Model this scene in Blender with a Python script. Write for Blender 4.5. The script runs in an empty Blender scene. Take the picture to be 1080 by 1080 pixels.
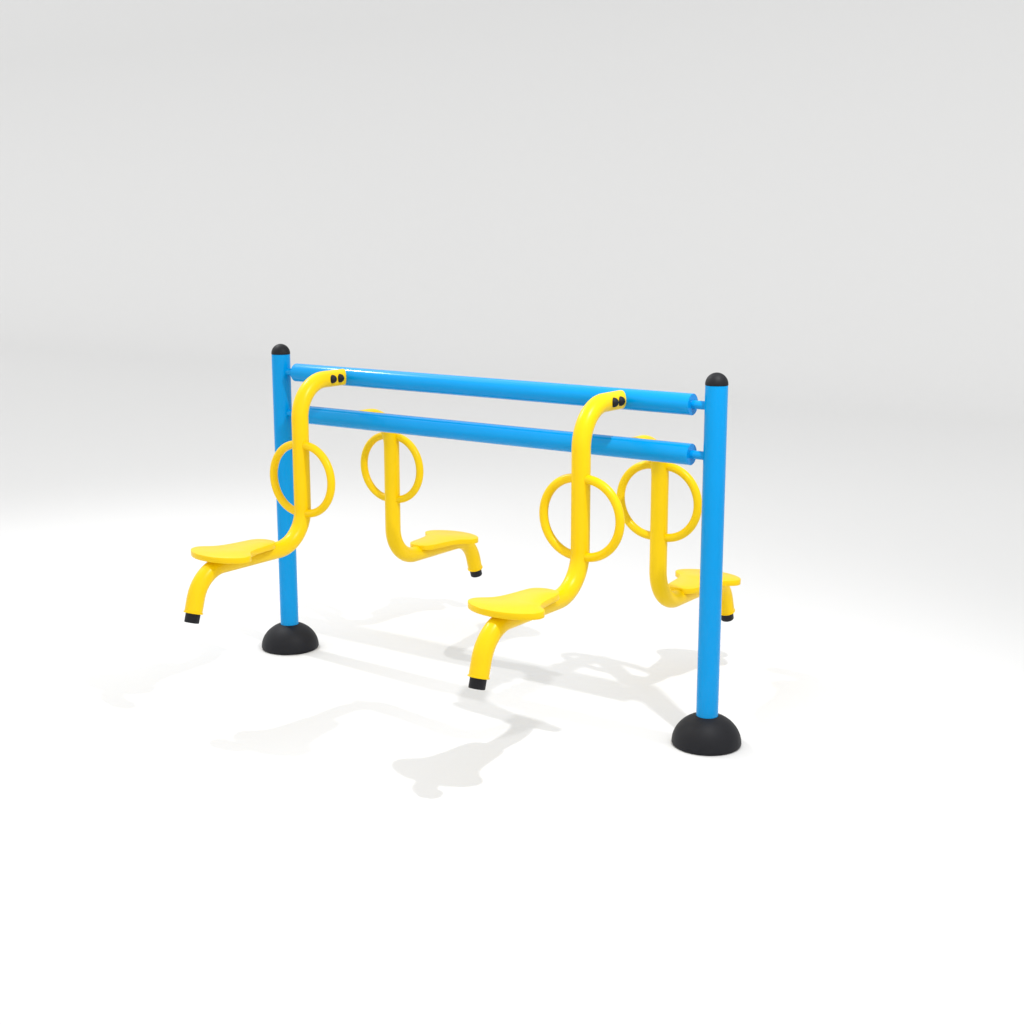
import bpy, bmesh, math
from mathutils import Vector, Matrix

scene = bpy.context.scene
COL = scene.collection
PI = math.pi

# ------------------------------------------------------------------ materials
def paint(name, base, rough, spec=0.5, bump=0.0, bump_scale=700.0, coat=0.0, vary=0.03):
    m = bpy.data.materials.new(name)
    m.use_nodes = True
    nt = m.node_tree
    b = nt.nodes['Principled BSDF']
    tc = nt.nodes.new('ShaderNodeTexCoord')
    n1 = nt.nodes.new('ShaderNodeTexNoise')
    n1.inputs['Scale'].default_value = 9.0
    n1.inputs['Detail'].default_value = 3.0
    nt.links.new(tc.outputs['Object'], n1.inputs['Vector'])
    # faint batch variation of the coating
    mix = nt.nodes.new('ShaderNodeMix')
    mix.data_type = 'RGBA'
    mix.inputs['A'].default_value = (*[c * (1 - vary) for c in base], 1)
    mix.inputs['B'].default_value = (*[min(1, c * (1 + vary)) for c in base], 1)
    nt.links.new(n1.outputs['Fac'], mix.inputs['Factor'])
    nt.links.new(mix.outputs['Result'], b.inputs['Base Color'])
    mr = nt.nodes.new('ShaderNodeMapRange')
    mr.inputs['To Min'].default_value = rough - 0.03
    mr.inputs['To Max'].default_value = rough + 0.03
    nt.links.new(n1.outputs['Fac'], mr.inputs['Value'])
    nt.links.new(mr.outputs['Result'], b.inputs['Roughness'])
    b.inputs['Specular IOR Level'].default_value = spec
    if coat:
        b.inputs['Coat Weight'].default_value = coat
        b.inputs['Coat Roughness'].default_value = 0.12
    if bump:
        n2 = nt.nodes.new('ShaderNodeTexNoise')
        n2.inputs['Scale'].default_value = bump_scale
        n2.inputs['Detail'].default_value = 2.0
        nt.links.new(tc.outputs['Object'], n2.inputs['Vector'])
        bp = nt.nodes.new('ShaderNodeBump')
        bp.inputs['Strength'].default_value = bump
        bp.inputs['Distance'].default_value = 0.0006
        nt.links.new(n2.outputs['Fac'], bp.inputs['Height'])
        nt.links.new(bp.outputs['Normal'], b.inputs['Normal'])
    return m

BLUE = paint('blue_powder_coat', (0.0, 0.268, 0.635), 0.18, 0.17, 0.0)
YELLOW = paint('yellow_powder_coat', (0.80, 0.530, 0.0), 0.32, 0.20, 0.0)
BLACK = paint('black_rubber', (0.0075, 0.0078, 0.0105), 0.55, 0.22, 0.25, 500.0, vary=0.08)
CYC = paint('white_backdrop', (0.70, 0.70, 0.701), 0.85, 0.1, vary=0.003)

# ------------------------------------------------------------------ helpers
def link(name, bm, mat, parent=None, smooth=True, sharp=None):
    bmesh.ops.recalc_face_normals(bm, faces=bm.faces)
    me = bpy.data.meshes.new(name)
    bm.to_mesh(me)
    bm.free()
    me.materials.append(mat)
    if smooth:
        me.polygons.foreach_set('use_smooth', [True] * len(me.polygons))
        me.set_sharp_from_angle(angle=math.radians(sharp or 40))
    o = bpy.data.objects.new(name, me)
    COL.objects.link(o)
    if parent:
        o.parent = parent
    return o

def sweep(pts, radius, n=48, caps=True):
    """Tube along a 3-D centre line; radius is a number or one per point."""
    bm = bmesh.new()
    pts = [Vector(p) for p in pts]
    rad = radius if isinstance(radius, (list, tuple)) else [radius] * len(pts)
    t0 = (pts[1] - pts[0]).normalized()
    ref = Vector((1, 0, 0)) if abs(t0.x) < 0.9 else Vector((0, 0, 1))
    nrm = (ref - t0 * ref.dot(t0)).normalized()
    rings = []
    for i, p in enumerate(pts):
        a = pts[max(0, i - 1)]
        b = pts[min(len(pts) - 1, i + 1)]
        t = (b - a).normalized()
        nrm = (nrm - t * nrm.dot(t)).normalized()
        bn = t.cross(nrm)
        rings.append([bm.verts.new(p + rad[i] * (math.cos(2 * PI * k / n) * nrm + math.sin(2 * PI * k / n) * bn))
                      for k in range(n)])
    for r0, r1 in zip(rings, rings[1:]):
        for k in range(n):
            bm.faces.new((r0[k], r0[(k + 1) % n], r1[(k + 1) % n], r1[k]))
    if caps:
        bm.faces.new(rings[0])
        bm.faces.new(rings[-1])
    return bm

def lathe(profile, n=64, mat4=None):
    """Profile of (radius, height) turned round Z; radius 0 closes to a point."""
    bm = bmesh.new()
    rings = []
    for r, z in profile:
        if r < 1e-7:
            rings.append([bm.verts.new((0, 0, z))])
        else:
            rings.append([bm.verts.new((r * math.cos(2 * PI * k / n), r * math.sin(2 * PI * k / n), z)) for k in range(n)])
    for a, b in zip(rings, rings[1:]):
        for k in range(n):
            q = (k + 1) % n
            if len(a) == 1 and len(b) == 1:
                continue
            if len(a) == 1:
                bm.faces.new((a[0], b[k], b[q]))
            elif len(b) == 1:
                bm.faces.new((a[k], a[q], b[0]))
            else:
                bm.faces.new((a[k], a[q], b[q], b[k]))
    if mat4 is not None:
        bmesh.ops.transform(bm, matrix=mat4, verts=bm.verts)
    return bm

def arc(cx, cz, r, a0, a1, n):
    """Points (y, z) on an arc, angles in degrees."""
    return [(cx + r * math.cos(math.radians(a0 + (a1 - a0) * i / n)),
             cz + r * math.sin(math.radians(a0 + (a1 - a0) * i / n))) for i in range(n + 1)]

# ------------------------------------------------------------------ dimensions (metres)
POST_H, POST_R = 1.2594, 0.0383
Z_UP, Z_LOW, RAIL_R, RAIL_X, AXLE_R = 1.1889, 1.0183, 0.0371, 0.9137, 0.0148
ARM_X, PIPE_R = 0.642, 0.0325
BEND = 0.140

# ------------------------------------------------------------------ the machine
machine = bpy.data.objects.new('exercise_machine', None)
COL.objects.link(machine)
machine['label'] = 'blue and yellow outdoor exercise machine with four hanging seats, standing on white studio floor'
machine['category'] = 'exercise machine'

# posts with their domed caps and black foot covers
for sx in (-1, 1):
    c = 0.0012
    post = link('post', lathe([(0, 0.02), (POST_R, 0.02), (POST_R, POST_H - c), (POST_R - c, POST_H), (0, POST_H)]), BLUE, machine)
    post.location = (sx * 1.0, 0, 0)
    R = POST_R + 0.0004
    prof = [(0, POST_H + 0.0006), (R - 0.001, POST_H + 0.0006), (R, POST_H + 0.0016)]
    prof += [(R * math.cos(a), POST_H + 0.003 + R * 1.02 * math.sin(a)) for a in [PI / 2 * i / 20 for i in range(20)]]
    prof += [(0, POST_H + 0.003 + R * 1.02)]
    link('post_cap', lathe(prof), BLACK, post)
    RB, HB = 0.1215, 0.112
    prof = [(0, 0.0005), (RB - 0.006, 0.0005), (RB - 0.002, 0.003)]
    prof += [(RB * math.cos(a), 0.008 + (HB - 0.008) * math.sin(a)) for a in [PI / 2 * i / 32 for i in range(32)]
             if RB * math.cos(a) > POST_R + 0.0016]
    prof += [(POST_R + 0.0012, prof[-1][1] + 0.0006), (POST_R + 0.0006, prof[-1][1] - 0.002), (POST_R + 0.0006, 0.03), (0, 0.03)]
    link('foot_cover', lathe(prof, 80), BLACK, post)

# two rails, each with a thin axle stub at either end
ROTX = Matrix.Rotation(PI / 2, 4, 'Y')
for z in (Z_UP, Z_LOW):
    c = 0.0012
    rail = link('rail', lathe([(0, -RAIL_X), (RAIL_R - c, -RAIL_X), (RAIL_R, -RAIL_X + c), (RAIL_R, RAIL_X - c), (RAIL_R - c, RAIL_X), (0, RAIL_X)],
                              72, ROTX), BLUE, machine)
    rail.location = (0, 0, z)
    for sx in (-1, 1):
        x0, x1 = RAIL_X - 0.01, 0.975
        link('axle', lathe([(0, sx * x0), (AXLE_R, sx * x0), (AXLE_R, sx * x1), (0, sx * x1)], 40, ROTX), BLUE, rail)

# centre line of a seat arm in the (y, z) plane, z measured from the rail axis
def arm_path():
    zv = lambda z: z - Z_UP
    p = [(-0.020, zv(1.1889)), (-0.06, zv(1.1889))]
    p += arc(-0.132, zv(1.0489), BEND, 90, 180, 24)
    p += [(-0.272, zv(1.0489 - (1.0489 - 0.697) * i / 8)) for i in range(1, 8)]
    p += arc(-0.412, zv(0.697), BEND, 0, -90, 24)
    p += [(-0.412 - (0.705 - 0.412) * i / 6, zv(0.557)) for i in range(1, 6)]
    p += arc(-0.705, zv(0.417), BEND, 90, 163.5, 22)
    return p

PATH = arm_path()
ey, ez = PATH[-1]
dy, dz = -math.sin(math.radians(16.5)), -math.cos(math.radians(16.5))
PATH.append((ey + 0.030 * dy, ez + 0.030 * dz))
PATH.append((ey + 0.052 * dy, ez + 0.052 * dz))
END = PATH[-1]

SEAT_HALF = [(0.0, -0.4580), (0.016, -0.4588), (0.032, -0.4635), (0.0455, -0.472), (0.0560, -0.486), (0.0615, -0.502), (0.0650, -0.525),
             (0.0690, -0.560), (0.0745, -0.595), (0.0830, -0.628), (0.0945, -0.652), (0.1110, -0.671), (0.1260, -0.685),
             (0.1360, -0.699), (0.1400, -0.714), (0.1385, -0.729), (0.1310, -0.744), (0.1150, -0.760), (0.0900, -0.776),
             (0.0600, -0.788), (0.0300, -0.7945), (0.0, -0.7965)]

SEAT_HALF = [(x, y + 0.010 * min(1, max(0, (-0.64 - y) / 0.07))) for x, y in SEAT_HALF]

def catmull(pts, sub=4):
    out = []
    n = len(pts)
    for i in range(n - 1):
        p0 = pts[i - 1] if i else (-pts[1][0], pts[1][1])
        p1, p2 = pts[i], pts[i + 1]
        p3 = pts[i + 2] if i + 2 < n else (-pts[n - 2][0], pts[n - 2][1])
        for k in range(sub):
            t = k / sub
            out.append(tuple(0.5 * (2 * b + (c - a) * t + (2 * a - 5 * b + 4 * c - d) * t * t + (3 * b - a - 3 * c + d) * t ** 3)
                             for a, b, c, d in zip(p0, p1, p2, p3)))
    out.append(pts[-1])
    return out

def seat_mesh(z_top, thick):
    right = catmull(SEAT_HALF)
    loop = right + [(-x, y) for x, y in reversed(right[1:-1])]
    bm = bmesh.new()
    e = 0.0016
    # rounded rim: bottom inset, bottom, top, top inset
    def ring(inset, z):
        n = len(loop)
        vs = []
        for i, (x, y) in enumerate(loop):
            a, b = loop[i - 1], loop[(i + 1) % n]
            t = Vector((b[0] - a[0], b[1] - a[1])).normalized()
            nx, ny = t.y, -t.x
            vs.append(bm.verts.new((x + SGN * nx * inset, y + SGN * ny * inset, z)))
        return vs
    area = sum(loop[i - 1][0] * loop[i][1] - loop[i][0] * loop[i - 1][1] for i in range(len(loop)))
    SGN = -1 if area > 0 else 1
    zb = z_top - thick
    rs = [ring(e, zb), ring(e * 0.3, zb + e * 0.3), ring(0, zb + e), ring(0, z_top - e), ring(e * 0.3, z_top - e * 0.3), ring(e, z_top)]
    n = len(loop)
    for a, b in zip(rs, rs[1:]):
        for k in range(n):
            bm.faces.new((a[k], a[(k + 1) % n], b[(k + 1) % n], b[k]))
    for r in (rs[0], rs[-1]):
        f = bm.faces.new(r)
    bmesh.ops.triangulate(bm, faces=[f for f in bm.faces if len(f.verts) > 4])
    return bm

def build_arm(grip_z, seat_dy=0.0, seat_dz=0.0):
    arm = link('seat_arm', sweep([(0, y, z) for y, z in PATH], PIPE_R), YELLOW, machine)
    # collar: the small rolled lip at the lower end of the pipe
    def along(s, y=END[0], z=END[1]):
        return (0, y + s * dy, z + s * dz)
    link('collar', sweep([along(-0.0035), along(-0.0025), along(0.0015), along(0.0025)],
                         [PIPE_R + 0.0002, PIPE_R + 0.0028, PIPE_R + 0.0028, PIPE_R + 0.0010]), YELLOW, arm)
    link('end_plug', sweep([along(0.0020), along(0.0350), along(0.0368)], [0.0268, 0.0268, 0.0255]), BLACK, arm)
    sm = seat_mesh(0.6050 - Z_UP + seat_dz, 0.0215)
    bmesh.ops.translate(sm, verts=sm.verts, vec=(0, seat_dy, 0))
    link('seat', sm, YELLOW, arm, sharp=50)
    # two half-ring grips, one on each side of the upright
    RG, TG = 0.134, 0.0157
    for s in (-1, 1):
        pts = [(0.006 * s, -0.276, grip_z + RG)]
        off = 0.0235 if s > 0 else 0.0130
        pts += [(s * (off + RG * math.sin(a)), -0.276, grip_z + RG * math.cos(a)) for a in [PI * i / 48 for i in range(49)]]
        pts += [(0.006 * s, -0.276, grip_z - RG)]
        link('grip', sweep(pts, TG, 28), YELLOW, arm)
    # two domed bolts through the side of the pipe where it meets the rail
    for y, zoff in ((-0.062, 0.001), (-0.105, 0.001)):
        rb = 0.0170
        prof = [(0, -0.0015), (rb, -0.0015)] + [(rb * math.cos(a), 1.08 * rb * math.sin(a)) for a in [PI / 2 * i / 14 for i in range(14)]] + [(0, 1.08 * rb)]
        m = (Matrix.Translation((0.0275, y - 0.008, zoff)) @ Matrix.Rotation(math.radians(24), 4, 'Z') @ ROTX)
        link('bolt', lathe(prof, 36, m), BLACK, arm)
    return arm

def copy_part(o, parent):
    c = o.copy()
    COL.objects.link(c)
    c.parent = parent
    return c

def copy_arm(arm):
    kids = list(arm.children)
    a = copy_part(arm, machine)
    for k in kids:
        copy_part(k, a)
    return a

arm_f = build_arm(0.8140 - Z_UP)
arm_f.location = (ARM_X, 0, Z_UP)
arm_g = copy_arm(arm_f)
arm_g.location = (-ARM_X, 0, Z_UP)
arm_r = build_arm(0.7810 - (Z_LOW - 0.006), 0.031, -0.009)
arm_r.location = (ARM_X, 0, Z_LOW - 0.006)
arm_r.rotation_euler = (0, 0, PI)
arm_s = copy_arm(arm_r)
arm_s.location = (-ARM_X, 0, Z_LOW - 0.006)
for g in arm_r.children:      # this pair of grips is welded a little wider apart
    if g.name.startswith('grip'):
        g.location.x = 0.011 if g.data.vertices[len(g.data.vertices) // 2].co.x > 0 else -0.0095
bpy.context.view_layer.update()

# ------------------------------------------------------------------ the sweep of white floor and backdrop
YS, RC, HALF, YF, ZT = 9.0, 5.0, 40.0, -30.0, 16.0
bm = bmesh.new()
vs = [bm.verts.new(v) for v in ((-HALF, YF, 0), (HALF, YF, 0), (HALF, YS, 0), (-HALF, YS, 0))]
bm.faces.new(vs)
floor = link('floor', bm, CYC, smooth=False)
floor['kind'] = 'structure'
bm = bmesh.new()
prof = [(YS + RC * math.sin(a), RC - RC * math.cos(a)) for a in [PI / 2 * i / 160 for i in range(161)]] + [(YS + RC, ZT)]
prev = None
for y, z in prof:
    cur = (bm.verts.new((-HALF, y, z)), bm.verts.new((HALF, y, z)))
    if prev:
        bm.faces.new((prev[0], prev[1], cur[1], cur[0]))
    prev = cur
bd = link('backdrop', bm, CYC)
bd['kind'] = 'structure'

# ------------------------------------------------------------------ light
world = bpy.data.worlds.new('World')
scene.world = world
world.use_nodes = True
bg = world.node_tree.nodes['Background']
# ambient fill light, raised slightly toward the horizon to brighten the backdrop
nt = world.node_tree
wtc = nt.nodes.new('ShaderNodeTexCoord')
wsp = nt.nodes.new('ShaderNodeSeparateXYZ')
wmr = nt.nodes.new('ShaderNodeMapRange')
wmr.interpolation_type = 'SMOOTHSTEP'
wmr.inputs['From Min'].default_value = 0.15
wmr.inputs['From Max'].default_value = 0.55
wmr.inputs['To Min'].default_value = 1.30
wmr.inputs['To Max'].default_value = 1.19
nt.links.new(wtc.outputs['Generated'], wsp.inputs['Vector'])
nt.links.new(wsp.outputs['Z'], wmr.inputs['Value'])
nt.links.new(wmr.outputs['Result'], bg.inputs['Strength'])
bg.inputs['Color'].default_value = (1.0, 1.0, 0.992, 1)

def lamp(name, loc, aim, power, radius, cone, blend):
    d = bpy.data.lights.new(name, 'SPOT')
    d.energy = power
    d.shadow_soft_size = radius
    d.spot_size = math.radians(cone)
    d.spot_blend = blend
    o = bpy.data.objects.new(name, d)
    COL.objects.link(o)
    o.location = loc
    o.rotation_euler = (Vector(aim) - Vector(loc)).to_track_quat('-Z', 'Y').to_euler()
    return o
lamp('studio_lamp', (1.67, -0.54, 3.02), (0.6, -0.5, 0.0), 172, 0.03, 108, 0.7)
lamp('studio_lamp', (-2.53, 0.07, 3.46), (-0.8, 0.0, 0.3), 160, 0.03, 146, 0.65)
d = bpy.data.lights.new('softbox', 'AREA')
d.shape = 'RECTANGLE'
d.size, d.size_y = 2.4, 5.0
d.energy = 36
so = bpy.data.objects.new('softbox', d)
COL.objects.link(so)
so.location = (-4.0, 1.0, 5.4)
so.rotation_euler = (0, math.radians(-35), 0)

# ------------------------------------------------------------------ camera
cam = bpy.data.cameras.new('camera')
co = bpy.data.objects.new('camera', cam)
COL.objects.link(co)
cam.sensor_width = 36.0
cam.lens = 1482.026 / 1080 * 36.0
yaw, pit = -0.613427, 0.201285
fw = Vector((math.cos(pit) * math.sin(yaw), math.cos(pit) * math.cos(yaw), -math.sin(pit)))
co.location = (3.127846, -4.205053, 1.780692)
co.rotation_euler = fw.to_track_quat('-Z', 'Y').to_euler()
cam.clip_start, cam.clip_end = 0.05, 200
scene.camera = co

# ------------------------------------------------------------------ view
scene.view_settings.view_transform = 'Standard'
scene.view_settings.look = 'None'
scene.view_settings.exposure = 0.0
scene.view_settings.gamma = 1.0
scene.view_settings.use_curve_mapping = False
scene.cycles.max_bounces = 8
scene.cycles.diffuse_bounces = 5
